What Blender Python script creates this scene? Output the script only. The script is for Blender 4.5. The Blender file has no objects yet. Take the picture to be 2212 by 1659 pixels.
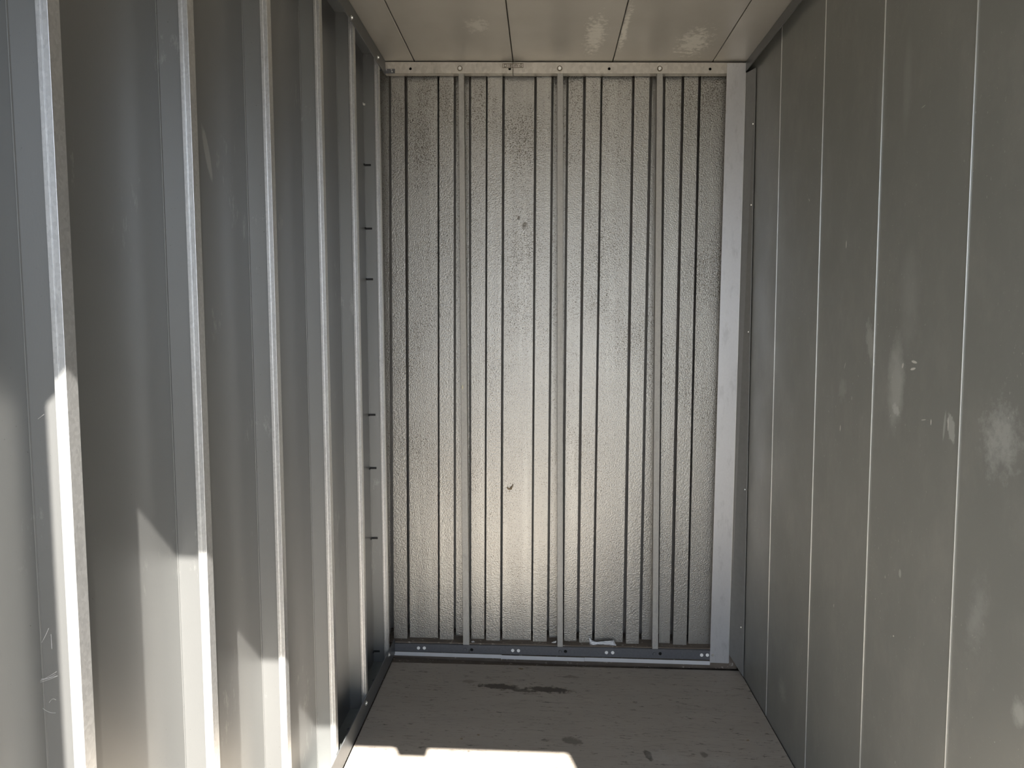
import bpy, bmesh, math, random
from mathutils import Vector, Matrix
random.seed(7)
SC = bpy.context.scene
COL = SC.collection

# ------------------------------------------------------------------ camera
# lengths in metres; z below is measured from the lens and CZ lifts it to the floor
CZ = 1.28
F, CX, CY = 1600.0, 1106.0, 829.5
_y = Vector((70.0, -124.5, F)).normalized()          # the room's depth axis seen by the lens
_d = Vector((77.0, 20500.0, F)); _d = (_d - _y * _d.dot(_y)).normalized()
_r = _d.cross(_y)
if _r.x < 0: _r = -_r
AX = (_r, _y, -_d)
cam_data = bpy.data.cameras.new('camera'); cam = bpy.data.objects.new('camera', cam_data); COL.objects.link(cam)
cam_data.lens = F / 2212.0 * 36.0; cam_data.sensor_width = 36.0; cam_data.clip_start = 0.02
cam.matrix_world = Matrix(((AX[0][0], -AX[0][1], -AX[0][2], 0), (AX[1][0], -AX[1][1], -AX[1][2], 0), (AX[2][0], -AX[2][1], -AX[2][2], CZ), (0, 0, 0, 1)))
SC.camera = cam

def ray(x, y):
    q = Vector((x - CX, y - CY, F)); return Vector((AX[0].dot(q), AX[1].dot(q), AX[2].dot(q)))
def onY(x, y, Y): r = ray(x, y); return r * (Y / r.y)      # the point of a wall that stands at depth Y
def onX(x, y, X): r = ray(x, y); return r * (X / r.x)      # the point of a side wall
def fz(x): return -1.28 - .03 * x                          # floor level (it falls a little to the right)
def cz(x): return .955 - .02 * x                           # ceiling level
def onF(x, y): r = ray(x, y); return r * (-1.28 / (r.z + .03 * r.x))

# ------------------------------------------------------------------ sky, sun, exposure
world = bpy.data.worlds.new('world'); SC.world = world; world.use_nodes = True
wn = world.node_tree.nodes; wl = world.node_tree.links; wn.clear()
wo = wn.new('ShaderNodeOutputWorld'); wb = wn.new('ShaderNodeBackground')
tc = wn.new('ShaderNodeTexCoord'); sx = wn.new('ShaderNodeSeparateXYZ'); cr = wn.new('ShaderNodeValToRGB')
wl.new(tc.outputs['Generated'], sx.inputs[0]); wl.new(sx.outputs['Z'], cr.inputs[0]); wl.new(cr.outputs[0], wb.inputs[0]); wl.new(wb.outputs[0], wo.inputs[0])
e = cr.color_ramp.elements
e[0].position = 0.0; e[0].color = (.77, .84, .93, 1)
e[1].position = 0.7; e[1].color = (.52, .64, .86, 1)
wb.inputs[1].default_value = 3.0
sun_data = bpy.data.lights.new('sun', 'SUN'); sun = bpy.data.objects.new('sun', sun_data); COL.objects.link(sun)
sun_data.energy = 26.0; sun_data.angle = math.radians(.4); sun_data.color = (1.0, .95, .87)
SUN = Vector((-.26, 1.0, -.98)).normalized()
sun.rotation_euler = SUN.to_track_quat('-Z', 'Y').to_euler(); sun.location = (2, -6, 7)
vs = SC.view_settings; vs.view_transform = 'Standard'; vs.look = 'None'; vs.exposure = 0.45; vs.gamma = 1.0; vs.use_curve_mapping = False
SC.cycles.max_bounces = 14; SC.cycles.diffuse_bounces = 10; SC.cycles.glossy_bounces = 6

# ------------------------------------------------------------------ mesh helpers
class MB:
    def __init__(s): s.bm = bmesh.new()
    def v(s, p): return s.bm.verts.new((p[0], p[1], p[2] + CZ))
    def face(s, pts):
        try: return s.bm.faces.new([s.v(p) for p in pts])
        except ValueError: pass
    def hexa(s, P):               # 8 corners: four of one face, four of the opposite face in the same order
        V = [s.v(p) for p in P]
        for q in ((0, 1, 2, 3), (7, 6, 5, 4), (0, 4, 5, 1), (1, 5, 6, 2), (2, 6, 7, 3), (3, 7, 4, 0)):
            s.bm.faces.new([V[i] for i in q])
        return s
    def box(s, x0, x1, y0, y1, z0, z1, ztop=None):
        f = ztop if callable(ztop) else None
        a = [(x0, y0, z0), (x1, y0, z0), (x1, y1, z0), (x0, y1, z0)]
        b = [(x0, y0, z1), (x1, y0, z1), (x1, y1, z1), (x0, y1, z1)]
        return s.hexa(a + b)
    def prism(s, prof, d):        # closed polygon prof pushed along vector d
        V = [s.v(p) for p in prof]; W = [s.v(Vector(p) + Vector(d)) for p in prof]
        n = len(V)
        s.bm.faces.new(V); s.bm.faces.new(W[::-1])
        for i in range(n): s.bm.faces.new((V[i], V[(i + 1) % n], W[(i + 1) % n], W[i]))
        return s
    def cyl(s, c, ax, r, h, n=16, r2=None):
        c = Vector(c); ax = Vector(ax).normalized(); u = ax.orthogonal().normalized(); w = ax.cross(u); r2 = r if r2 is None else r2
        A = [s.v(c + (u * math.cos(2 * math.pi * i / n) + w * math.sin(2 * math.pi * i / n)) * r) for i in range(n)]
        B = [s.v(c + ax * h + (u * math.cos(2 * math.pi * i / n) + w * math.sin(2 * math.pi * i / n)) * r2) for i in range(n)]
        s.bm.faces.new(A[::-1]); s.bm.faces.new(B)
        for i in range(n): s.bm.faces.new((A[i], A[(i + 1) % n], B[(i + 1) % n], B[i]))
        return s
    def tube(s, pts, r, n=5):
        prev = None
        for i, p in enumerate(pts):
            p = Vector(p); t = (Vector(pts[min(i + 1, len(pts) - 1)]) - Vector(pts[max(i - 1, 0)])).normalized()
            u = t.orthogonal().normalized(); w = t.cross(u)
            ring = [s.v(p + (u * math.cos(2 * math.pi * k / n) + w * math.sin(2 * math.pi * k / n)) * r) for k in range(n)]
            if prev:
                for k in range(n): s.bm.faces.new((prev[k], prev[(k + 1) % n], ring[(k + 1) % n], ring[k]))
            prev = ring
        return s

def tag(o, label=None, cat=None, group=None, kind=None):
    for k, v in (('label', label), ('category', cat), ('group', group), ('kind', kind)):
        if v: o[k] = v
    return o

def make(name, mb, mat, parent=None, bevel=0.0, solid=0.0, smooth=False, base=None):
    bmesh.ops.recalc_face_normals(mb.bm, faces=mb.bm.faces)
    vs_ = [v.co for v in mb.bm.verts]
    if base is None:
        base = Vector(((min(v.x for v in vs_) + max(v.x for v in vs_)) / 2, (min(v.y for v in vs_) + max(v.y for v in vs_)) / 2, min(v.z for v in vs_)))
    else: base = Vector((base[0], base[1], base[2] + CZ))
    for v in mb.bm.verts: v.co -= base
    me = bpy.data.meshes.new(name); mb.bm.to_mesh(me); mb.bm.free()
    me.materials.append(mat)
    if smooth:
        for p in me.polygons: p.use_smooth = True
    o = bpy.data.objects.new(name, me); COL.objects.link(o)
    o.location = base
    if parent:
        o.parent = parent
        pl = Vector(parent.location); q = parent.parent
        while q: pl = pl + Vector(q.location); q = q.parent
        o.location = base - pl
    if solid: m = o.modifiers.new('thickness', 'SOLIDIFY'); m.thickness = abs(solid); m.offset = 1 if solid > 0 else -1
    if bevel: m = o.modifiers.new('bevel', 'BEVEL'); m.width = bevel; m.segments = 2; m.limit_method = 'ANGLE'
    return o

def root(name, loc, label=None, cat=None, group=None, kind=None):
    o = bpy.data.objects.new(name, None); COL.objects.link(o); o.location = (loc[0], loc[1], loc[2] + CZ); o.empty_display_size = .05
    return tag(o, label, cat, group, kind)

# ------------------------------------------------------------------ materials
class NT:
    def __init__(s, name):
        s.m = bpy.data.materials.new(name); s.m.use_nodes = True; s.t = s.m.node_tree; s.n = s.t.nodes; s.b = s.n['Principled BSDF']
        s.geo = s.n.new('ShaderNodeNewGeometry').outputs['Position']
    def link(s, a, b): s.t.links.new(a, b)
    def put(s, sock, v):
        if hasattr(v, 'is_output') or isinstance(v, bpy.types.NodeSocket): s.link(v, sock)
        else: sock.default_value = v
    def math(s, op, a, b=0.0, c=0.0, clamp=False):
        n = s.n.new('ShaderNodeMath'); n.operation = op; n.use_clamp = clamp
        s.put(n.inputs[0], a); s.put(n.inputs[1], b); s.put(n.inputs[2], c); return n.outputs[0]
    def pos(s, sc=(1, 1, 1)):
        n = s.n.new('ShaderNodeMapping'); s.link(s.geo, n.inputs[0]); n.inputs['Scale'].default_value = sc; n.inputs['Location'].default_value = (.0137, .0071, .0053); return n.outputs[0]
    def noise(s, scale, sc=(1, 1, 1), det=4, rough=.55):
        n = s.n.new('ShaderNodeTexNoise'); s.link(s.pos(sc), n.inputs['Vector']); n.inputs['Scale'].default_value = scale
        n.inputs['Detail'].default_value = det; n.inputs['Roughness'].default_value = rough; return n.outputs['Fac']
    def voro(s, scale, sc=(1, 1, 1), out='Distance', feat='F1'):
        n = s.n.new('ShaderNodeTexVoronoi'); n.feature = feat; s.link(s.pos(sc), n.inputs['Vector']); n.inputs['Scale'].default_value = scale; return n.outputs[out]
    def rng(s, v, a, b, c=0.0, d=1.0):
        n = s.n.new('ShaderNodeMapRange'); n.clamp = True; s.put(n.inputs[0], v)
        for i, q in enumerate((a, b, c, d)): n.inputs[i + 1].default_value = q
        return n.outputs[0]
    def mix(s, f, a, b, mode='MIX'):
        n = s.n.new('ShaderNodeMix'); n.data_type = 'RGBA'; n.blend_type = mode; n.clamp_factor = True
        s.put(n.inputs[0], f)
        for sock, v in ((n.inputs[6], a), (n.inputs[7], b)):
            if isinstance(v, tuple): sock.default_value = (v[0], v[1], v[2], 1)
            else: s.link(v, sock)
        return n.outputs[2]
    def blob(s, axis, c, r, rot=0.0, soft=.5, rag=.35, nsc=40):   # ragged elliptical patch on a plane: axis names the two coordinates
        sep = s.n.new('ShaderNodeSeparateXYZ'); s.link(s.geo, sep.inputs[0])
        a = s.math('SUBTRACT', sep.outputs[axis[0]], c[0]); b = s.math('SUBTRACT', sep.outputs[axis[1]], c[1])
        ca, sa = math.cos(rot), math.sin(rot)
        u = s.math('ADD', s.math('MULTIPLY', a, ca), s.math('MULTIPLY', b, sa)); w = s.math('SUBTRACT', s.math('MULTIPLY', b, ca), s.math('MULTIPLY', a, sa))
        u = s.math('DIVIDE', u, r[0]); w = s.math('DIVIDE', w, r[1])
        d = s.math('SQRT', s.math('ADD', s.math('MULTIPLY', u, u), s.math('MULTIPLY', w, w)))
        d = s.math('ADD', d, s.math('MULTIPLY', s.math('SUBTRACT', s.noise(nsc, det=5, rough=.7), .5), rag * 4))
        return s.rng(d, 1.0, 1.0 - soft, 0, 1)
    def done(s, col, rough=.5, metal=0.0, bump=None, bstr=.3, bdist=.002, spec=.5):
        if isinstance(col, tuple): col = (col[0], col[1], col[2], 1)
        s.put(s.b.inputs['Base Color'], col); s.put(s.b.inputs['Roughness'], rough); s.put(s.b.inputs['Metallic'], metal)
        s.b.inputs['Specular IOR Level'].default_value = spec
        if bump is not None:
            n = s.n.new('ShaderNodeBump'); n.inputs['Strength'].default_value = bstr; n.inputs['Distance'].default_value = bdist
            s.link(bump, n.inputs['Height']); s.link(n.outputs[0], s.b.inputs['Normal'])
        return s.m

def mat_sheet():                       # smooth grey coated sheet of the left wall
    m = NT('coated_sheet')
    big = m.noise(3.0, (1, 1, .5), 3)
    c = m.mix(big, (.262, .265, .262), (.30, .303, .30))
    scuff = m.rng(m.math('MULTIPLY', m.noise(60, (1, 1, .35), 6, .75), m.noise(5, (1, 1, 1), 2)), .36, .44)
    c = m.mix(m.math('MULTIPLY', scuff, .35), c, (.55, .55, .53))
    dirt = m.rng(m.noise(230, (1, 1, 1), 2), .73, .78)
    c = m.mix(m.math('MULTIPLY', dirt, .5), c, (.05, .045, .04))
    for (yz, r, rot) in (((1.41, CZ + .33), (.012, .055), .35), ((1.72, CZ - .62), (.018, .06), 0)):
        c = m.mix(m.math('MULTIPLY', m.blob('YZ', yz, r, rot, .3, .12, 60), .5), c, (.6, .6, .57))
    return m.done(c, m.rng(big, .3, .7, .39, .42), .80, m.noise(500, (1, 1, .3), 2), .08, .001)
def mat_galv(name, a, b, rough=.45, sp=160, metal=.55):
    m = NT(name)
    sp_ = m.voro(sp, (1, 1, .8), 'Color'); n = m.n.new('ShaderNodeRGBToBW'); m.link(sp_, n.inputs[0])
    c = m.mix(n.outputs[0], a, b)
    st = m.rng(m.noise(45, (1, 1, .3), 5, .7), .55, .7)
    c = m.mix(m.math('MULTIPLY', st, .3), c, tuple(x * .55 for x in a))
    return m.done(c, m.rng(n.outputs[0], 0, 1, rough - .015, rough + .03), metal)
def mat_stucco():                      # embossed back sheet with dark specks
    m = NT('embossed_sheet')
    big = m.noise(2.2, det=3)
    c = m.mix(big, (.335, .322, .295), (.41, .40, .37))
    sp = m.noise(300, (1, 1, .9), 3, .6)
    where = m.rng(m.noise(3.6, (1, 1, .7), 4), .38, .66)
    sz = m.n.new('ShaderNodeSeparateXYZ'); m.link(m.geo, sz.inputs[0])
    where = m.math('MULTIPLY', where, m.rng(sz.outputs[2], .15, 1.3, .15, 1))
    thr = m.math('SUBTRACT', sp, m.math('MULTIPLY', where, .115))
    c = m.mix(m.math('MULTIPLY', m.rng(thr, .375, .31), .9), c, (.09, .075, .055))
    c = m.mix(m.math('MULTIPLY', m.rng(sp, .62, .72), .35), c, (.62, .6, .56))
    streak = m.rng(m.noise(30, (1, 1, .05), 4), .52, .7)
    c = m.mix(m.math('MULTIPLY', streak, .22), c, (.6, .59, .55))
    for (xz, r) in ((onY(1133, 486, 2.812), (.012, .016)), (onY(1120, 470, 2.812), (.008, .01))):
        c = m.mix(m.math('MULTIPLY', m.blob('XZ', (xz.x, xz.z + CZ), r, 0, .6, .7, 90), .75), c, (.10, .085, .065))
    return m.done(c, .37, .8, m.noise(210, det=2), .4, .003)
def mat_panel():                       # dark smooth panel of the right wall, scuffed
    m = NT('dark_panel')
    big = m.noise(2.2, (1, 1, .4), 3)
    c = m.mix(big, (.225, .232, .218), (.265, .272, .257))
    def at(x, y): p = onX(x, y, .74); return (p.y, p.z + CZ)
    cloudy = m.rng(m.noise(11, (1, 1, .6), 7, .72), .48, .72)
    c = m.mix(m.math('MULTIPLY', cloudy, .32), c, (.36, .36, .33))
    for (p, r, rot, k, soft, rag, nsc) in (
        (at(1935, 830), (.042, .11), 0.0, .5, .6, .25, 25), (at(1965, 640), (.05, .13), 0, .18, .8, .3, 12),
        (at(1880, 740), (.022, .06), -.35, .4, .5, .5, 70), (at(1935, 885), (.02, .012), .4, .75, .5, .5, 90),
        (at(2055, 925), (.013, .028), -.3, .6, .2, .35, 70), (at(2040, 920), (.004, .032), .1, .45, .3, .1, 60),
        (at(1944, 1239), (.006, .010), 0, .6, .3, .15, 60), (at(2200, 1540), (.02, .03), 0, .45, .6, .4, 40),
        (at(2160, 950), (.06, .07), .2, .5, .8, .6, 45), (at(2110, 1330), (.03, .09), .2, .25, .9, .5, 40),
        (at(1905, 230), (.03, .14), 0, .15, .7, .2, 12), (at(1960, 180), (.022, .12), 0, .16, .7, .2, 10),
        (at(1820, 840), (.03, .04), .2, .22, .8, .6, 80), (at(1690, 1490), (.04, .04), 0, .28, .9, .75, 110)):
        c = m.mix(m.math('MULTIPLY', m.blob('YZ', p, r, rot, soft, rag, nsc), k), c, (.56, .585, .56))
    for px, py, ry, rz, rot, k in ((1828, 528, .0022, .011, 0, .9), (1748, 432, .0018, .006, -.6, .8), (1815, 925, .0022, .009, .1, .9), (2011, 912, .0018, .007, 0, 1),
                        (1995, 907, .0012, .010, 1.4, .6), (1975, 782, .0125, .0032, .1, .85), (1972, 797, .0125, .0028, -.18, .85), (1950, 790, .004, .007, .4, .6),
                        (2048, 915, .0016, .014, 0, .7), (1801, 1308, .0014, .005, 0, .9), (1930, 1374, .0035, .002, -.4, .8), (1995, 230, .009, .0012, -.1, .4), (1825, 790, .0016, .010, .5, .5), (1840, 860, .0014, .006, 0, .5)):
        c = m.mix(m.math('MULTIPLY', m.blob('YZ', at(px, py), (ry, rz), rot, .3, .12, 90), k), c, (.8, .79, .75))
    fleck = m.rng(m.noise(170, (1, 1, .55), 2), .70, .73)
    c = m.mix(m.math('MULTIPLY', m.math('MULTIPLY', fleck, m.rng(m.noise(4), .45, .65)), .5), c, (.75, .74, .7))
    scr = m.rng(m.noise(60, (1, 1, 9), 3), .68, .76)
    c = m.mix(m.math('MULTIPLY', scr, .25), c, (.5, .5, .47))
    return m.done(c, m.rng(m.noise(6, det=4), .3, .7, .36, .46), .35, m.noise(320, (1, 1, 1), 2), .06, .001)
def mat_ceiling():
    m = NT('ceiling_sheet')
    big = m.noise(4, (1, .5, 1), 3)
    c = m.mix(big, (.43, .41, .37), (.54, .515, .47))
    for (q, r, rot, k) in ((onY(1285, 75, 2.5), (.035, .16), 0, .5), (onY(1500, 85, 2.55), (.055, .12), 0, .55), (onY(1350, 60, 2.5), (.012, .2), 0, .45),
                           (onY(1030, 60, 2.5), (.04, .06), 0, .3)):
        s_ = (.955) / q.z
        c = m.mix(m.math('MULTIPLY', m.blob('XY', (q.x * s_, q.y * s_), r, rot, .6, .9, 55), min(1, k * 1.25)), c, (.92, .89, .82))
    stn = m.rng(m.noise(40, (1, 3, 1), 5, .7), .63, .72)
    c = m.mix(m.math('MULTIPLY', stn, .3), c, (.6, .57, .5))
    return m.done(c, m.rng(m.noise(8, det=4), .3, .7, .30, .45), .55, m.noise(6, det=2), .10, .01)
def mat_floor():
    m = NT('worn_floor_board')
    g = m.noise(7, (.5, 2, 1), 5, .6)
    c = m.mix(g, (.30, .265, .225), (.385, .345, .30))
    fib = m.noise(70, (.25, 2.4, 1), 5, .7)
    c = m.mix(m.math('MULTIPLY', m.rng(fib, .56, .68), .45), c, (.09, .078, .066))
    c = m.mix(m.math('MULTIPLY', m.rng(fib, .42, .32), .30), c, (.36, .33, .29))
    pit = m.rng(m.noise(42, (.6, 2.0, 1), 6, .78), .585, .64)
    c = m.mix(m.math('MULTIPLY', pit, .7), c, (.06, .052, .045))
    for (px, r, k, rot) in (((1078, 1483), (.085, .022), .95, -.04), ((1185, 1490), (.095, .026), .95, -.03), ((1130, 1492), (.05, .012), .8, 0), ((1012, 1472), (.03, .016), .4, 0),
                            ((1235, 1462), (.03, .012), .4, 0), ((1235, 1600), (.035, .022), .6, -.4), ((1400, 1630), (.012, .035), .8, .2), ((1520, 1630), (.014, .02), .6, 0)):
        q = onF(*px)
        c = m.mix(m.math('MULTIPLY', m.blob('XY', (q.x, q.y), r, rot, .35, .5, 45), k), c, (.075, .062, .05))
    for (px, r) in (((1440, 1640), (.07, .06)), ((1560, 1650), (.06, .05))):
        q = onF(*px); c = m.mix(m.math('MULTIPLY', m.blob('XY', (q.x, q.y), r, 0, .8, .6, 40), .4), c, (.40, .38, .35))
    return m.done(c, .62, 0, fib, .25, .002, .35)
def mat_dirt():
    m = NT('dirty_wood')
    c = m.mix(m.noise(25, (.4, 1, 1), 5), (.09, .07, .055), (.21, .175, .14))
    c = m.mix(m.math('MULTIPLY', m.rng(m.noise(70, det=4), .6, .7), .6), c, (.5, .46, .4))
    return m.done(c, .9, 0, m.noise(90, det=5), .6, .004)
def plain(name, col, rough=.5, metal=0.0, var=.12, nsc=60):
    m = NT(name); c = m.mix(m.noise(nsc, det=4), tuple(x * (1 - var) for x in col), tuple(min(1, x * (1 + var)) for x in col))
    return m.done(c, rough, metal)

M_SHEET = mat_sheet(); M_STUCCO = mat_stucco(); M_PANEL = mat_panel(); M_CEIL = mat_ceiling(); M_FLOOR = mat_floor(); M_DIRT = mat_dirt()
M_GALV = mat_galv('galvanised_post', (.66, .66, .655), (.80, .80, .795), .335, 260, .85)
M_BEAM = mat_galv('galvanised_beam', (.46, .43, .385), (.60, .57, .515), .42, 90)
M_FLASH = mat_galv('pale_flashing', (.60, .60, .61), (.63, .63, .64), .34, 200, .6)
M_STUD = mat_galv('stud_steel', (.34, .33, .305), (.43, .42, .39), .5, 260, .3)
M_DARK = plain('dark_rail', (.135, .14, .145), .42, .4)
M_TARN = plain('tarnished_washer', (.20, .17, .13), .5, .4)
M_RAIL = plain('blue_grey_rail', (.125, .128, .138), .45, .4, .25, 120)
M_TRAY = plain('gutter_grey', (.16, .17, .16), .5, .3)
M_ZINC = plain('bright_zinc', (.78, .78, .76), .28, .8, .08)
M_BLACK = plain('black_rubber', (.008, .008, .009), .45)
M_HOLE = plain('cavity_shade', (.004, .004, .004), .9)  # near-black colour stands in for the shade behind holes and seams
M_WHITE = plain('daylight_disc', (.9, .9, .88), .4, 0, .03)
M_STRIP = plain('pale_strip', (.60, .60, .61), .45, .1, .06, 30)
M_PAPER = plain('paper_and_sun_white', (.86, .86, .85), .8, 0, .05)
M_GROUND = plain('outside_concrete', (.17, .155, .13), .9, 0, .15, 4)
M_LEAF = plain('dry_leaf', (.22, .17, .11), .8, 0, .4, 200)
M_CREAM = plain('cream_cocoon', (.7, .66, .5), .8)
M_WEB = plain('cobweb_thread', (.8, .8, .8), .6)

YF = -.15                                # the open doorway
YB = 2.76                                # front of the back frame

# ------------------------------------------------------------------ floor
fl = root('floor', (0, 1.3, -1.33), kind='structure')
def board(x0, x1, y0a, y0b, y1a, y1b, dz, th, mat, name, bevel=.002):
    P = [(x0, y0a, fz(x0) + dz - th), (x1, y0b, fz(x1) + dz - th), (x1, y1b, fz(x1) + dz - th), (x0, y1a, fz(x0) + dz - th),
         (x0, y0a, fz(x0) + dz), (x1, y0b, fz(x1) + dz), (x1, y1b, fz(x1) + dz), (x0, y1a, fz(x0) + dz)]
    return make(name, MB().hexa(P), mat, fl, bevel)
board(-.577, .738, YF, YF, 2.687, 2.746, 0, .018, M_FLOOR, 'floor_board')
board(-.72, .80, YF, YF, 2.95, 2.95, -.019, .03, M_DIRT, 'subfloor', 0)

ground = make('ground', MB().box(-25, 25, -30, 20, fz(0) - .25, fz(0) - .15), M_GROUND); tag(ground, kind='structure')

# ------------------------------------------------------------------ ceiling
ce = root('ceiling', (0, 1.3, .95), kind='structure')
seams = [-.66, -.473, -.1135, .2465, .6025, .80]
for a, b in zip(seams[:-1], seams[1:]):
    a += .0013; b -= .0013
    P = [(a, 0, cz(a)), (b, 0, cz(b)), (b, 2.95, cz(b)), (a, 2.95, cz(a))]
    P += [(x, y, z + .03) for x, y, z in P]
    make('panel', MB().hexa(P), M_CEIL, ce, .002)
P = [(-.75, 0, cz(-.75) + .031), (.85, 0, cz(.85) + .031), (.85, 2.95, cz(.85) + .031), (-.75, 2.95, cz(-.75) + .031)]
make('roof_deck', MB().hexa(P + [(x, y, z + .03) for x, y, z in P]), M_HOLE, ce)

# ------------------------------------------------------------------ left wall: coated sheet with inward ribs, one panel to a bay
POSTY = [.174, .524, .876, 1.228, 1.588, 1.9635, 2.312, 2.6545]
XR, XT = -.641, -.5985                  # recess plane, rib top
lw = root('wall_left', (-.65, 1.3, -1.26), kind='structure')
def bay(y):                             # plan profile of a rib whose post stands at y
    w = y + .0125
    pts = [(XR, w - .0030)]
    for k in range(5):                  # small bead added in the fold to catch a bright line
        a = math.pi * k / 4; pts.append((XR + .0016 * math.sin(a) + .0002, w - .0022 + .0011 * (1 - math.cos(a)) / 1.0))
    pts += [(XR + .001, w), (XT, w + .001), (XT, w + .046), (XR, w + .052)]
    return pts
prev = YF
for i, y in enumerate(POSTY + [None]):
    pts = [(XR, prev)]
    if y: pts += bay(y); prev = pts[-1][1]
    else: pts += [(XR, 2.95)]
    mb = MB()
    lo = [mb.v((x, yy, -1.252)) for x, yy in pts]; hi = [mb.v((x, yy, .9605)) for x, yy in pts]
    for k in range(len(pts) - 1): mb.bm.faces.new((lo[k], lo[k + 1], hi[k + 1], hi[k]))
    o = make('panel', mb, M_SHEET, lw, solid=0)
    m_ = o.modifiers.new('thickness', 'SOLIDIFY'); m_.thickness = .0012; m_.offset = 1
make('outer_skin', MB().box(-.72, -.70, YF, 2.95, -1.45, .99), M_TRAY, lw)
gut = make('floor_gutter', MB().box(-.70, -.583, YF, 2.755, -1.2560, -1.2525), M_TRAY, lw)

PLAB = ['outside the frame', 'outside the frame, next before the bright foreground post',
        'galvanised steel wall post with the widest sunlit face, nearest on the left wall',
        'galvanised steel wall post second from the doorway, sunlit from its lower third down',
        'galvanised steel wall post third from the doorway, sunlit only near its foot',
        'galvanised steel wall post fourth from the doorway, its foot in the sun patch',
        'galvanised steel wall post fifth from the doorway, standing before the ribs with black clips',
        'narrow galvanised steel wall post right in the back left corner']
def post(y, label):
    x0, x1, d, g = -.5975, -.582, .022, .0012
    xm = (x0 + x1) / 2 - .0005
    prof = [(x0, y), (xm - g, y), (xm - g * .6, y + .001), (xm, y + .001), (xm + g * .4, y - .0006), (x1, y - .0006), (x1, y + d), (x1 - .002, y + d), (x1 - .002, y + .003), (x0 + .002, y + .003), (x0 + .002, y + .0118), (x0, y + .0118)]
    o = make('wall_post', MB().prism([(a, b, -1.2515) for a, b in prof], (0, 0, 2.2115)), M_GALV, bevel=.0006)
    return tag(o, label, 'post', 'galvanised posts along the left wall')
for y, l in list(zip(POSTY, PLAB))[1:]: post(y, l if 'outside' not in l else 'galvanised steel wall post closest to the doorway, just outside the picture at left')

# rails of the left wall
def bolt(parent, p, ax, r=.0065, mat=None, name='bolt', washer=True):
    p = Vector(p); ax = Vector(ax); mb = MB()
    if washer: mb.cyl(p, ax, r * 1.45, .0015, 20)
    mb.cyl(p + ax * .0015, ax, r, .0035, 6 if r > .004 else 12, r * .85)
    return make(name, mb, mat or M_ZINC, parent, .0005)
tr = root('top_rail', (-.60, 1.3, .915), 'dark steel rail under the ceiling along the top of the left wall', 'rail')
make('rail_face', MB().box(-.5815, -.5785, YF, 2.757, .916, .9655), M_DARK, tr, .0008)
make('rail_flange', MB().box(-.70, -.5816, YF, 2.757, .9612, .9645), M_DARK, tr)
for px in ((759, 38), (816, 124)):
    p = onX(px[0], px[1], -.5785); bolt(tr, p, (1, 0, 0), .0042)
br = root('floor_rail', (-.58, 1.3, -1.263), 'dark steel kick rail edging the floor along the left wall', 'rail')
rail = MB()
N = 14
pr = [YF + (2.757 - YF) * i / N for i in range(N + 1)]
for a, b in zip(pr[:-1], pr[1:]):
    za = -1.196 + .004 * math.sin(a * 4.1) - .003 * (a - 1.5); zb = -1.196 + .004 * math.sin(b * 4.1) - .003 * (b - 1.5)
    rail.hexa([(-.5815, a, -1.2605), (-.5785, a, -1.2605), (-.5785, b, -1.2605), (-.5815, b, -1.2605), (-.5815, a, za), (-.5785, a, za), (-.5785, b, zb), (-.5815, b, zb)])
bmesh.ops.remove_doubles(rail.bm, verts=rail.bm.verts, dist=1e-5)
make('rail_face', rail, M_DARK, br)
for p in ((-.5785, 2.292, -1.2165), (-.5785, 2.646, -1.2168)): bolt(br, p, (1, 0, 0), .0055)
for p in ((-.605, 2.52, -1.2525), (-.61, 2.20, -1.2525)): bolt(br, p, (0, 0, 1), .006, M_DARK, 'nut')

# black clips on the ribs by the back corner
w6 = POSTY[7] + .0125
def clip(y_px, x_px, label, mat, wdt, name='clip', left=.016):
    p = onY(x_px, y_px, w6)
    mb = MB()
    h = .0035
    mb.box(XR + .0035, XR + .0035 + wdt, w6 - .0035, w6 - .0012, p.z - h, p.z + h)
    mb.box(XR + .0013, XR + .0034, w6 - left, w6 - .0012, p.z - h, p.z + h)  # leg on the recess stands in for the clip's reflection in the sheet
    return tag(make(name, mb, mat, None, .0006), label, 'clip', 'clips up the last rib of the left wall')
CL = [(357, 793, 'short black clip on the last left-wall rib, topmost of the black ones'),
      (494, 794, 'short black clip on the last left-wall rib, second black one from the top'),
      (603.5, 795, 'short black clip on the last left-wall rib, lower of the close upper pair'),
      (896, 799, 'short black clip on the last left-wall rib, just below the mid-height gap'),
      (1011, 801, 'short black clip on the last left-wall rib, fifth black one from the top'),
      (1162, 803, 'short black clip on the last left-wall rib, under a sooty smudge'),
      (1406, 806, 'short black clip at the very foot of the last left-wall rib')]
for y, x, l in CL: clip(y, x, l, M_BLACK, .021, 'rubber_clip')
clip(226, 785, 'tiny white stub on the last left-wall rib, above all black clips', M_ZINC, .004, 'metal_stub', .014)

# ------------------------------------------------------------------ right wall: dark flat panels with bright lips at the seams
rw = root('wall_right', (.75, 1.3, -1.31), kind='structure')
XW = .74
sy = [YF, .278, .633, .988, 1.3435, 1.698, 2.0495, 2.417, 2.95]
for i, (a, b) in enumerate(zip(sy[:-1], sy[1:])):
    p = make('panel', MB().box(XW, XW + .03, a + .0008, b - .0008, -1.3045, .964), M_PANEL, rw, .0006)
    if i: make('seam_lip', MB().box(XW - .0017, XW + .001, a - .0009, a + .0009, -1.300, .93), M_ZINC, p, .0003)
make('outer_skin', MB().box(XW + .031, XW + .05, YF, 2.95, -1.45, 1.0), M_TRAY, rw)
t1 = make('trim_1', MB().prism([(.7185, YF, .906), (.7215, YF, .906), (.7215, YF, .9395), (.7185, YF, .9395)], (0, 2.79 - YF, 0)), M_DARK); tag(t1, kind='structure')

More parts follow.
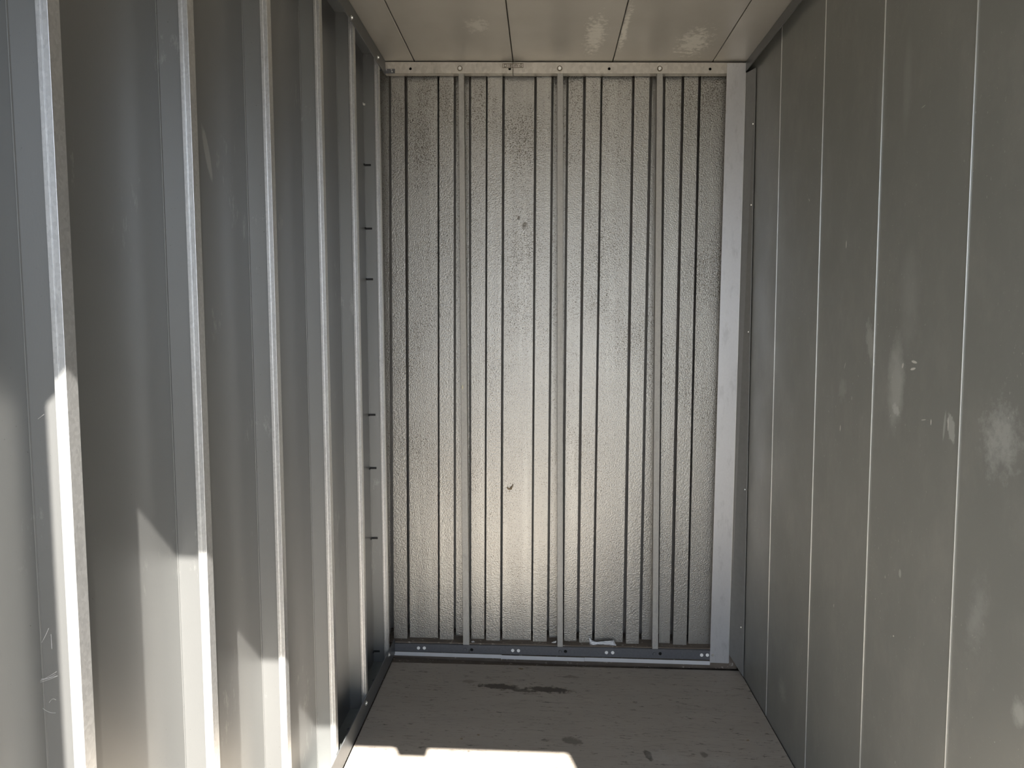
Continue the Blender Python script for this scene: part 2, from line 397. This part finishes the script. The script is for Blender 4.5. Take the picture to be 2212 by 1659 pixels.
# ------------------------------------------------------------------ back wall
bw = root('wall_back', (0, 2.82, -1.23), kind='structure')
Fv, Md, Dp = 2.800, 2.812, 2.842
SEG = [[(806, 812, Dp), (840, 844, Dp), (845, 851, Fv), (874, 880, Fv), (880.5, 885.5, Md), (945, 946, Md), (949, 950, Fv), (980, 980, Fv), (985, 985, Dp), (1004, 1004, Dp)],
       [(1004, 1004, Dp), (1013, 1014, Dp), (1018, 1018, Md), (1049.5, 1046, Md), (1053.5, 1050, Fv), (1085, 1080, Fv), (1090.5, 1085, Md), (1154, 1147, Md), (1159.5, 1151, Fv), (1190.5, 1181, Fv), (1195.5, 1186, Dp), (1210, 1202, Dp)],
       [(1210, 1202, Dp), (1223, 1212, Dp), (1228, 1218, Md), (1259, 1245, Md), (1265, 1251, Fv), (1296.5, 1279, Fv), (1301, 1284.5, Md), (1364.5, 1345, Md), (1370, 1352, Fv), (1402, 1380, Fv), (1408, 1386, Dp), (1420, 1406, Dp)],
       [(1420, 1406, Dp), (1432, 1417, Dp), (1437, 1423, Md), (1471, 1447, Md), (1477, 1454, Fv), (1507, 1483, Fv), (1513, 1487, Md), (1600, 1565, Md)]]
zb_ = lambda x: -1.224 - .008 * x
for seg in SEG:
    mb = MB(); lo, hi = [], []
    seg2 = [seg[0]]
    for p, q in zip(seg[:-1], seg[1:]):
        if p[2] != q[2] and Dp not in (p[2], q[2]):      # narrow groove added at each step to draw its dark shaded line
            g = max(p[2], q[2]) + .018
            seg2 += [(p[0] + .2, p[1] + .2, g), (q[0] - .2, q[1] - .2, g)]
        seg2.append(q)
    for xt, xb, Y in seg2:
        k_ = min(Y, Md) if Y != Dp else Y; a = onY(xt, 230, k_); b = onY(xb, 1380, k_); zl = zb_(b.x); zh = .966
        f = lambda z: a.x + (b.x - a.x) * (z - a.z) / (b.z - a.z)
        lo.append(mb.v((f(zl), Y, zl))); hi.append(mb.v((f(zh), Y, zh)))
    for k in range(len(lo) - 1):
        slit = seg2[k][2] == seg2[k + 1][2] and seg2[k][2] not in (Fv, Md, Dp)   # left open so the added slit reads as the step's shade
        slit = slit or ((seg2[k][2] == Dp) != (seg2[k + 1][2] == Dp))
        if not slit: mb.bm.faces.new((lo[k], lo[k + 1], hi[k + 1], hi[k]))
    o = make('panel', mb, M_STUCCO, bw)
make('outer_skin', MB().box(-.72, .80, 2.93, 2.95, -1.45, 1.0), M_STUD, bw)
# dirty ledge the sheets stand on
P = [(-.64, 2.772, -1.30), (.735, 2.772, -1.31), (.735, 2.90, -1.31), (-.64, 2.90, -1.30), (-.64, 2.772, zb_(-.64)), (.735, 2.772, zb_(.735)), (.735, 2.90, zb_(.735)), (-.64, 2.90, zb_(-.64))]
make('sill_ledge', MB().hexa(P), M_DIRT, bw, .003)

def plate(x0, x1, zt0, zt1, zb0, zb1, y, th, holes, r=.0055):
    """steel plate facing the room with round holes; holes: list of (x, z)"""
    mb = MB(); bm = mb.bm; zt = lambda x: zt0 + (zt1 - zt0) * (x - x0) / (x1 - x0); zb = lambda x: zb0 + (zb1 - zb0) * (x - x0) / (x1 - x0)
    cur = x0
    def quad(a, b):
        if b - a > 1e-5: mb.face([(a, y, zb(a)), (b, y, zb(b)), (b, y, zt(b)), (a, y, zt(a))])
    for hx, hz in sorted(holes):
        a, b = max(hx - r * 1.8, cur), min(hx + r * 1.8, x1)
        quad(cur, a)
        n = 16; ring = [(hx + r * math.cos(math.pi / 8 * k), y, hz + r * math.sin(math.pi / 8 * k)) for k in range(n)]
        def outer(k):
            c_, s_ = math.cos(math.pi / 8 * k), math.sin(math.pi / 8 * k); m = max(abs(c_), abs(s_)); c_, s_ = c_ / m, s_ / m
            X = hx + (b - hx) * c_ if c_ >= 0 else hx + (hx - a) * c_
            Z = hz + (zt(X) - hz) * s_ if s_ >= 0 else hz + (hz - zb(X)) * s_
            return (X, y, Z)
        for k in range(n): mb.face([ring[k], outer(k), outer((k + 1) % n), ring[(k + 1) % n]])
        for k in range(n):
            p, q = ring[k], ring[(k + 1) % n]; mb.face([p, q, (q[0], y + th, q[2]), (p[0], y + th, p[2])])
        cur = b
    quad(cur, x1)
    for (a, b) in (((x0, zt(x0)), (x1, zt(x1))), ((x0, zb(x0)), (x1, zb(x1))), ((x0, zb(x0)), (x0, zt(x0))), ((x1, zb(x1)), (x1, zt(x1)))):
        mb.face([(a[0], y, a[1]), (b[0], y, b[1]), (b[0], y + th, b[1]), (a[0], y + th, a[1])])
    bmesh.ops.remove_doubles(bm, verts=bm.verts, dist=2e-5)
    return mb

# header beam, two lengths butted at the middle
BT = lambda x: .9660 - .0205 * (x + .587)
BBt = lambda x: .9227 - .0188 * (x + .55)
def beam(x0, x1, holes, bolts, label):
    b = root('header_beam', ((x0 + x1) / 2, YB + .01, BBt((x0 + x1) / 2)), label, 'beam', 'header beams over the back wall')
    H = [(onY(px, py, YB).x, onY(px, py, YB).z) for px, py in holes]
    make('beam_face', plate(x0, x1, BT(x0) - .003, BT(x1) - .003, BBt(x0), BBt(x1), YB, .002, H, .0052), M_BEAM, b)
    m = MB().hexa([(x0, YB + .0021, BBt(x0)), (x1, YB + .0021, BBt(x1)), (x1, YB + .03, BBt(x1)), (x0, YB + .03, BBt(x0)), (x0, YB + .0021, BBt(x0) + .002), (x1, YB + .0021, BBt(x1) + .002), (x1, YB + .03, BBt(x1) + .002), (x0, YB + .03, BBt(x0) + .002)])
    make('beam_flange', m, M_BEAM, b)
    m = MB().hexa([(x0, YB + .028, BBt(x0) + .003), (x1, YB + .028, BBt(x1) + .003), (x1, YB + .03, BBt(x1) + .003), (x0, YB + .03, BBt(x0) + .003), (x0, YB + .028, BT(x0) - .003), (x1, YB + .028, BT(x1) - .003), (x1, YB + .03, BT(x1) - .003), (x0, YB + .03, BT(x0) - .003)])
    make('beam_back', m, M_HOLE, b)
    for px, py in bolts:
        p = onY(px, py, YB - .0001)
        o = MB().cyl(p, (0, -1, 0), .0098, .0016, 24); w = make('washer', o, M_TARN, b, .0004)
        make('bolt', MB().cyl(p + Vector((0, -.0016, 0)), (0, -1, 0), .0074, .004, 6, .0062), M_ZINC, b, .0006)
    return b
xj = onY(1108, 150, YB).x
beam(onY(831, 145, YB).x, xj - .0012, [(886.5, 148.5), (1101, 148.5)], [(993.5, 148)], 'galvanised header beam over the back wall, left length with one bolt')
beam(xj + .0012, .712, [(1316, 148.5), (1534, 149)], [(1209, 148), (1425, 148.5)], 'galvanised header beam over the back wall, right length with two bolts')

# stamped plate across the joint
pl0, pl1 = onY(1085.5, 147, YB - .003), onY(1130.5, 136.5, YB - .003)
npl = root('name_plate', ((pl0.x + pl1.x) / 2, YB - .002, pl0.z), 'small stamped metal plate with raised letters across the joint of the header beams', 'plate')
make('plate', MB().box(pl0.x, pl1.x, YB - .0022, YB - .0002, pl0.z, pl1.z), M_BEAM, npl, .0004)
fr = MB(); t_ = .0016
for (a, b, c, d) in ((pl0.x, pl1.x, pl1.z - t_, pl1.z), (pl0.x, pl1.x, pl0.z, pl0.z + t_), (pl0.x, pl0.x + t_, pl0.z + t_, pl1.z - t_), (pl1.x - t_, pl1.x, pl0.z + t_, pl1.z - t_)):
    fr.box(a, b, YB - .0034, YB - .0023, c, d)
make('plate_rim', fr, plain('tarnished_rim', (.16, .13, .09), .5, .4), npl)
cu = bpy.data.curves.new('lettering', 'FONT'); cu.body = 'D18SW-0'; cu.size = .0175; cu.extrude = .0006; cu.align_x = 'CENTER'; cu.align_y = 'CENTER'
to = bpy.data.objects.new('lettering', cu); COL.objects.link(to)
bpy.context.view_layer.update()
dg = bpy.context.evaluated_depsgraph_get(); me = bpy.data.meshes.new_from_object(to.evaluated_get(dg)); bpy.data.objects.remove(to)
lt = bpy.data.objects.new('lettering', me); COL.objects.link(lt); me.materials.clear(); me.materials.append(plain('dark_letters', (.10, .08, .06), .5, .3))
lt.parent = npl; lt.rotation_euler = (math.pi / 2, 0, 0)
w_ = max(v.co.x for v in me.vertices) - min(v.co.x for v in me.vertices); s_ = (pl1.x - pl0.x) * .86 / w_; lt.scale = (s_, 1, 1)
lt.location = (0, -.0009, (pl1.z - pl0.z) / 2)

# hinge-like bracket at the left end
q0, q1 = onY(831, 158.5, YB - .003), onY(853, 148.5, YB - .003)
bk = root('corner_bracket', ((q0.x + q1.x) / 2, YB - .002, q0.z), 'small dark bracket with bright studs at the left end of the header beam', 'bracket')
make('bracket_plate', MB().box(q0.x, q1.x, YB - .0035, YB - .0005, q0.z, q1.z), M_RAIL, bk, .0005)
make('bracket_arm', MB().box(q0.x - .028, q0.x - .0005, YB - .004, YB - .001, q0.z + .009, q1.z + .001), M_RAIL, bk, .0005)
for px in ((834.8, 151), (845.5, 151), (847, 155)): make('stud', MB().cyl(onY(px[0], px[1], YB - .0036), (0, -1, 0), .0024, .002, 10), M_ZINC, bk)
for px in ((828.5, 149.8), (830.2, 153), (820.5, 149.2)): make('stud', MB().cyl(onY(px[0], px[1], YB - .0041), (0, -1, 0), .0024, .002, 10), M_ZINC, bk)

# three thin studs in front of the ribs
for (xa, xb, ta, tb), lab in zip(((990.2, 1002.2, 1000, 1013.8), (1203.7, 1216.5, 1203.8, 1216), (1419, 1432, 1409, 1421.7)),
        ('thin leaning steel stud against the back wall, leftmost of three, with a cream speck',
         'thin upright steel stud against the back wall, middle of three',
         'thin steel stud against the back wall, rightmost of three, nearest the corner flashing')):
    mb = MB(); zt, zbm = .921, -1.24
    A, B, Cc, D = onY(xa, 165, YB + .004), onY(xb, 165, YB + .004), onY(ta, 1390, YB + .004), onY(tb, 1390, YB + .004)
    def ext(p, q, z): return p.x + (q.x - p.x) * (z - p.z) / (q.z - p.z)
    zt = BBt(A.x) + .015; zbm = -1.245
    lo = [(ext(A, Cc, zbm), YB + .004, zbm), (ext(B, D, zbm), YB + .004, zbm)]; hi = [(ext(A, Cc, zt), YB + .004, zt), (ext(B, D, zt), YB + .004, zt)]
    dY = .0235
    mb.hexa([lo[0], lo[1], (lo[1][0], YB + .004 + dY, zbm + .025), (lo[0][0], YB + .004 + dY, zbm + .025), hi[0], hi[1], (hi[1][0], YB + .004 + dY, zt), (hi[0][0], YB + .004 + dY, zt)])
    tag(make('back_stud', mb, M_STUD, None, .0012), lab, 'stud', 'thin studs on the back wall')

# sill rail at the foot, two lengths, and the pale strip in three lengths
RT = lambda x: -1.2235 - .0068 * (x + .585)
RB = lambda x: -1.2530 - .0125 * (x + .585)
def sill(x0, x1, daylight_spots, holes, bolts, label):
    b = root('sill_rail', ((x0 + x1) / 2, YB, RB((x0 + x1) / 2)), label, 'rail', 'dark sill rail along the foot of the back wall')
    H = [(onY(*p, YB).x, onY(*p, YB).z) for p in holes]
    make('rail_face', plate(x0, x1, RT(x0), RT(x1), RB(x0), RB(x1), YB, .002, H, .0062), M_RAIL, b)
    for hx, hz in H: make('hole_back', MB().cyl((hx, YB + .0085, hz), (0, -1, 0), .0072, .0015, 16), M_HOLE, b)
    mtop = MB().hexa([(x0, YB + .0021, RT(x0) - .002), (x1, YB + .0021, RT(x1) - .002), (x1, YB + .011, RT(x1) - .002), (x0, YB + .011, RT(x0) - .002), (x0, YB + .0021, RT(x0)), (x1, YB + .0021, RT(x1)), (x1, YB + .011, RT(x1)), (x0, YB + .011, RT(x0))])
    make('rail_flange', mtop, M_RAIL, b)
    for p in daylight_spots: make('daylight_disc', MB().cyl(onY(p[0], p[1], YB), (0, -1, 0), .0064, .0015, 24, .006), M_WHITE, b)  # white discs stand in for daylight coming through holes in the rail
    for p in bolts: make('bolt', MB().cyl(onY(p[0], p[1], YB), (0, -1, 0), .0072, .003, 6, .0062), M_RAIL, b, .0006)
xs = onY(1013.5, 1400, YB).x
sill(-.585, xs - .001, [(904, 1399.7), (916.6, 1399.7)], [], [(1005, 1403)], 'dark blue-grey sill rail at the foot of the back wall, short left length')
sill(xs + .001, onY(1533, 1405, YB).x + .002, [(1107.5, 1405), (1120, 1405.5), (1310, 1409.5), (1323.5, 1409.8), (1515.6, 1415), (1528, 1415)], [(1019, 1403.7), (1221.5, 1407.3), (1426, 1412)], [(1210, 1407.6), (1413.6, 1412.5)],
     'speckled dark sill rail at the foot of the back wall, long right length')
for (a, b, dz, lab) in ((850, 1084, 0, 'pale metal strip under the sill rail, left of three lengths'), (1082.5, 1262, -.0012, 'pale metal strip under the sill rail, middle of three lengths'),
                        (1262.5, 1533.5, -.0010, 'pale metal strip under the sill rail, right of three lengths')):
    pa = onY(a, 1411, YB).x; pb = onY(b, 1425, YB).x
    yo = YB - .0005 - (.002 if a == 1082.5 else 0)
    zt = lambda x: -1.2540 - .0145 * (x + .585) + dz
    h = .0148
    mb = MB(); n = 8
    mb.hexa([(pa, yo - .0018, zt(pa) - h), (pb, yo - .0018, zt(pb) - h), (pb, yo, zt(pb) - h), (pa, yo, zt(pa) - h), (pa, yo - .0018, zt(pa)), (pb, yo - .0018, zt(pb)), (pb, yo, zt(pb)), (pa, yo, zt(pa))])
    tag(make('metal_strip', mb, M_STRIP, None, .0004), lab, 'strip', 'pale strips under the sill rail')

# corner flashing at the right: broad pale leg and a darker leg on the side wall
cf = root('corner_flashing', (.69, YB - .01, -1.277), 'tall pale steel corner flashing where the back wall meets the right wall', 'flashing')
yc = YB - .0045
A, B = onY(1570, 158, yc), onY(1611, 158, yc); Cc, D = onY(1534, 1405, yc), onY(1573.5, 1432, yc)
zt, zl = .934, -1.277
L = lambda z: A.x + (Cc.x - A.x) * (z - A.z) / (Cc.z - A.z)
Rr = lambda z: B.x + (D.x - B.x) * (z - B.z) / (D.z - B.z)
P = [(L(zl), yc, zl), (Rr(zl), yc, zl - .002), (Rr(zt), yc, zt), (L(zt), yc, zt)]
make('broad_leg', MB().hexa(P + [(x, y + .0015, z) for x, y, z in P]), M_FLASH, cf, .0004)
rim = MB(); w = .0016
P = [(Rr(zl), yc - .0012, zl), (Rr(zl) + w, yc - .0012, zl), (Rr(.90) + w, yc - .0012, .90), (Rr(.90), yc - .0012, .90)]
make('folded_edge', rim.hexa(P + [(x, y + .0022, z) for x, y, z in P]), M_ZINC, cf)
y2 = 2.692
P = [(Rr(-1.245) + .0018, yc + .002, -1.245), (.7355, y2, -1.299), (.7355, y2, .895), (Rr(.90) + .0018, yc + .002, .90)]
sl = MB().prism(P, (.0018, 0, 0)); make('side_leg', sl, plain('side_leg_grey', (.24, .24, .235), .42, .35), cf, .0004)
for px in ((1627, 267), (1627, 440), (1620, 717), (1613, 1060), (1603, 1355)):
    p = onX(px[0], px[1], .732); p.y = max(p.y, y2 + .007); tq = (p.y - y2) / (yc - y2); p.x = .7355 + (Rr(p.z) + .0018 - .7355) * tq - .0004
    make('screw', MB().cyl(p, (-1, 0, 0), .0034, .003, 10, .0022), M_ZINC, cf)
make('screw', MB().cyl(onY(1540, 1416, yc), (0, -1, 0), .0058, .0025, 16, .004), M_ZINC, cf)

# ------------------------------------------------------------------ litter and traces
def sheet_scrap(name, pts, mat, label, cat, group=None, sub=5, amp=.003, th=.0005):
    """crumpled scrap from a quad of corners, subdivided with folds"""
    a, b, c, d = [Vector(p) for p in pts]; mb = MB(); G = []
    nrm = (b - a).cross(d - a).normalized()
    n = sub
    for i in range(n + 1):
        row = []
        for j in range(n + 1):
            u, v = i / n, j / n
            p = a.lerp(b, u).lerp(d.lerp(c, u), v) + nrm * (amp * math.sin(u * 9 + v * 4) + random.uniform(-amp, amp) * .35)
            row.append(mb.v(p))
        G.append(row)
    for i in range(n):
        for j in range(n): mb.bm.faces.new((G[i][j], G[i + 1][j], G[i + 1][j + 1], G[i][j + 1]))
    return tag(make(name, mb, mat, None, solid=th, smooth=True), label, cat, group)

# crumpled wrapper with printed wavy bands
m = NT('crumpled_wrapper')
wv = m.n.new('ShaderNodeTexWave'); m.link(m.pos((1, 1, 2.2)), wv.inputs[0]); wv.inputs['Scale'].default_value = 28; wv.inputs['Distortion'].default_value = 6; wv.bands_direction = 'Z'
mw = m.done(m.mix(m.rng(wv.outputs['Fac'], .45, .75), (.85, .86, .88), (.30, .31, .34)), .35)
yw = 2.783
c0, c1, c2, c3 = onY(1275, 1398, yw), onY(1334, 1402, yw - .004), onY(1324, 1385, yw + .006), onY(1274, 1376, yw)
mb = MB(); G = []
top = [(1273, 1375), (1279, 1383), (1288, 1387), (1299, 1386), (1311, 1384), (1322, 1384), (1326, 1383)]
bot = [(1274, 1398), (1284, 1401), (1296, 1400.5), (1307, 1399.5), (1317, 1400), (1327, 1401.5), (1335, 1402)]
for (t, b), k in zip(zip(top, bot), range(7)):
    row = []
    for j in range(6):
        v = j / 5; px = b[0] + (t[0] - b[0]) * v; py = b[1] + (t[1] - b[1]) * v
        row.append(mb.v(onY(px, py, yw + .007 * math.sin(k * 1.5 + j * 1.3) * (.3 + v * .6))))
    G.append(row)
for i in range(6):
    for j in range(5): mb.bm.faces.new((G[i][j], G[i + 1][j], G[i + 1][j + 1], G[i][j + 1]))
tag(make('crumpled_wrapper', mb, mw, None, solid=.0006, smooth=True), 'crumpled silvery white wrapper lying on the ledge behind the sill rail', 'litter')
def lump(name, px, y, rx, rz, mat, label, cat, group=None, ry=.006):
    p = onY(px[0], px[1], y); mb = MB(); ret = bmesh.ops.create_icosphere(mb.bm, subdivisions=2, radius=1)
    for v in ret['verts']:
        k = 1 + random.uniform(-.22, .22); v.co = Vector((v.co.x * rx * k + p.x, v.co.y * ry * k + p.y, v.co.z * rz * k + p.z + CZ))
    return tag(make(name, mb, mat), label, cat, group)
yl = 2.784
lump('paper_and_sun_bit', (979, 1389.5), yl, .010, .005, M_PAPER, 'small white crumb on the ledge left of the leftmost stud', 'litter')
lump('paper_and_sun_bit', (992, 1389.8), yl, .011, .005, M_PAPER, 'white crumb touching the left side of the leftmost stud', 'litter')
lump('paper_and_sun_bit', (1228, 1395.5), yl, .007, .004, M_PAPER, 'tiny white crumb just right of the middle stud on the ledge', 'litter')
lump('paper_and_sun_bit', (1022, 1388), yl, .008, .006, M_STRIP, 'grey crumb just right of the leftmost stud on the ledge', 'litter')
sheet_scrap('paper_and_sun_bit', (onY(1168, 1396, yl), onY(1199, 1397.5, yl), onY(1202, 1384, yl + .012), onY(1190, 1388, yl + .01)), M_PAPER, 'white triangle standing in for a slip of sunlight left of the middle stud', 'litter', sub=4, amp=.0006)  # white sheet in place of sunlight slipping through a gap
sheet_scrap('paper_and_sun_bit', (onY(1362, 1399.5, yl), onY(1402, 1401.3, yl), onY(1400, 1398, yl + .006), onY(1364, 1397.4, yl + .006)), M_PAPER, 'flat sliver of white paper left of the rightmost stud', 'litter', sub=4, amp=.0005)
sheet_scrap('paper_and_sun_bit', (onY(1424, 1399, yl), onY(1437, 1402, yl), onY(1432, 1396, yl + .006), onY(1422, 1394, yl + .006)), M_PAPER, 'small pale scrap right of the rightmost stud', 'litter', sub=4, amp=.0005)

# dry leaf hanging on the back sheet, cocoon on the first stud
m_y = Md - .002
def leaf_part(px, r):
    return [onY(px[0] + r[i][0], px[1] + r[i][1], m_y - .001 * (i % 2)) for i in range(len(r))]
lf = MB()
pl_ = leaf_part((1102, 1053), [(-8, 0), (-4, 5), (3, 5), (5, 0), (7, -5), (6, -9), (4, -4), (0, -1), (-2, 2), (-5, -1)])
lf.face(pl_)
tag(make('dry_leaf', lf, M_LEAF, None, solid=.001), 'torn dry leaf stuck on the wide back rib, left of the middle stud', 'leaf')
lump('insect_cocoon', (999, 836), YB + .003, .0028, .008, M_CREAM, 'pale cream cocoon on the left edge of the leftmost stud at mid height', 'cocoon', ry=.0035)

# crumbs on the floor
for px, r, lab in (((1125, 1445), .006, 'dark dry crumb on the back edge of the floor, left of centre'), ((1033, 1588), .003, 'dark crumb on the bare floor left of centre in front'),
                   ((1615, 1600), .003, 'tiny dark crumb on the floor close to the right wall'), ((997, 1597), .003, 'dark crumb on the floor just above the notch side of the sun patch')):
    p = onF(*px); mb = MB(); ret = bmesh.ops.create_icosphere(mb.bm, subdivisions=2, radius=1)
    for v in ret['verts']:
        k = 1 + random.uniform(-.3, .3); v.co = Vector((v.co.x * r * 1.5 * k + p.x, v.co.y * r * k + p.y, v.co.z * .0016 * k + p.z + .0012 + CZ))
    tag(make('floor_crumb', mb, M_LEAF), lab, 'litter')

# cobweb between the first rib and its post
cw = MB(); yq = POSTY[2] + .0075
def thread(a, b, sag, r=.00014):
    A, B = onY(a[0], a[1], yq), onY(b[0], b[1], yq - .004)
    cw.tube([A.lerp(B, t / 8) + Vector((0, 0, -sag * math.sin(math.pi * t / 8))) for t in range(9)], r, 4)
for a, b, s_ in (((72, 1477), (122, 1451), .001), ((80, 1470), (120, 1456), .002), ((88, 1467), (124, 1460), .0005), ((60, 1480), (121, 1462), .001), ((106, 1518), (121, 1512), -.003),
                 ((90, 1388), (105, 1357), .001), ((110, 1370), (112, 1402), 0), ((92, 1530), (120, 1540), .002), ((82, 905), (95, 895), 0)):
    thread(a, b, s_)
tag(make('cobweb', cw, M_WEB), 'wispy cobweb threads beside the foreground post of the left wall', 'cobweb', kind='stuff')

# ------------------------------------------------------------------ unseen doorway frame behind the lens, shaped to cast the shadow edges
fw = root('door_1', (0, YF, -1.3), kind='structure')
YD = .045                                              # the door header hangs here
zh = -.044 + .98 * (POSTY[2] - YD)                     # its underside
make('lintel', MB().box(-.70, .7395, YD, YD + .012, zh, .9395), M_DARK, fw)
make('sun_block_leaf', MB().box(.742, .782, -.455, YF - .002, -1.40, 1.36), M_DARK, fw)  # unseen leaf, added this tall to cut the sun patch's right edge
make('sun_block_pole', MB().cyl((-.4195, YD - .02, -1.268), (0, 0, 1), .026, 1.268 + zh + .05, 14), M_GALV, fw)  # unseen pole, added and widened to shade the first rib and recess
make('gusset', MB().prism([(-.445, YD - .006, zh + .02), (-.344, YD - .006, zh + .02), (-.398, YD - .006, zh - .034), (-.445, YD - .006, zh - .04)], (0, .004, 0)), M_DARK, fw)
make('lock_bracket', MB().prism([(.087, YD - .006, zh + .02), (.197, YD - .006, zh + .02), (.183, YD - .006, zh - .034), (.099, YD - .006, zh - .034)], (0, .004, 0)), M_DARK, fw)
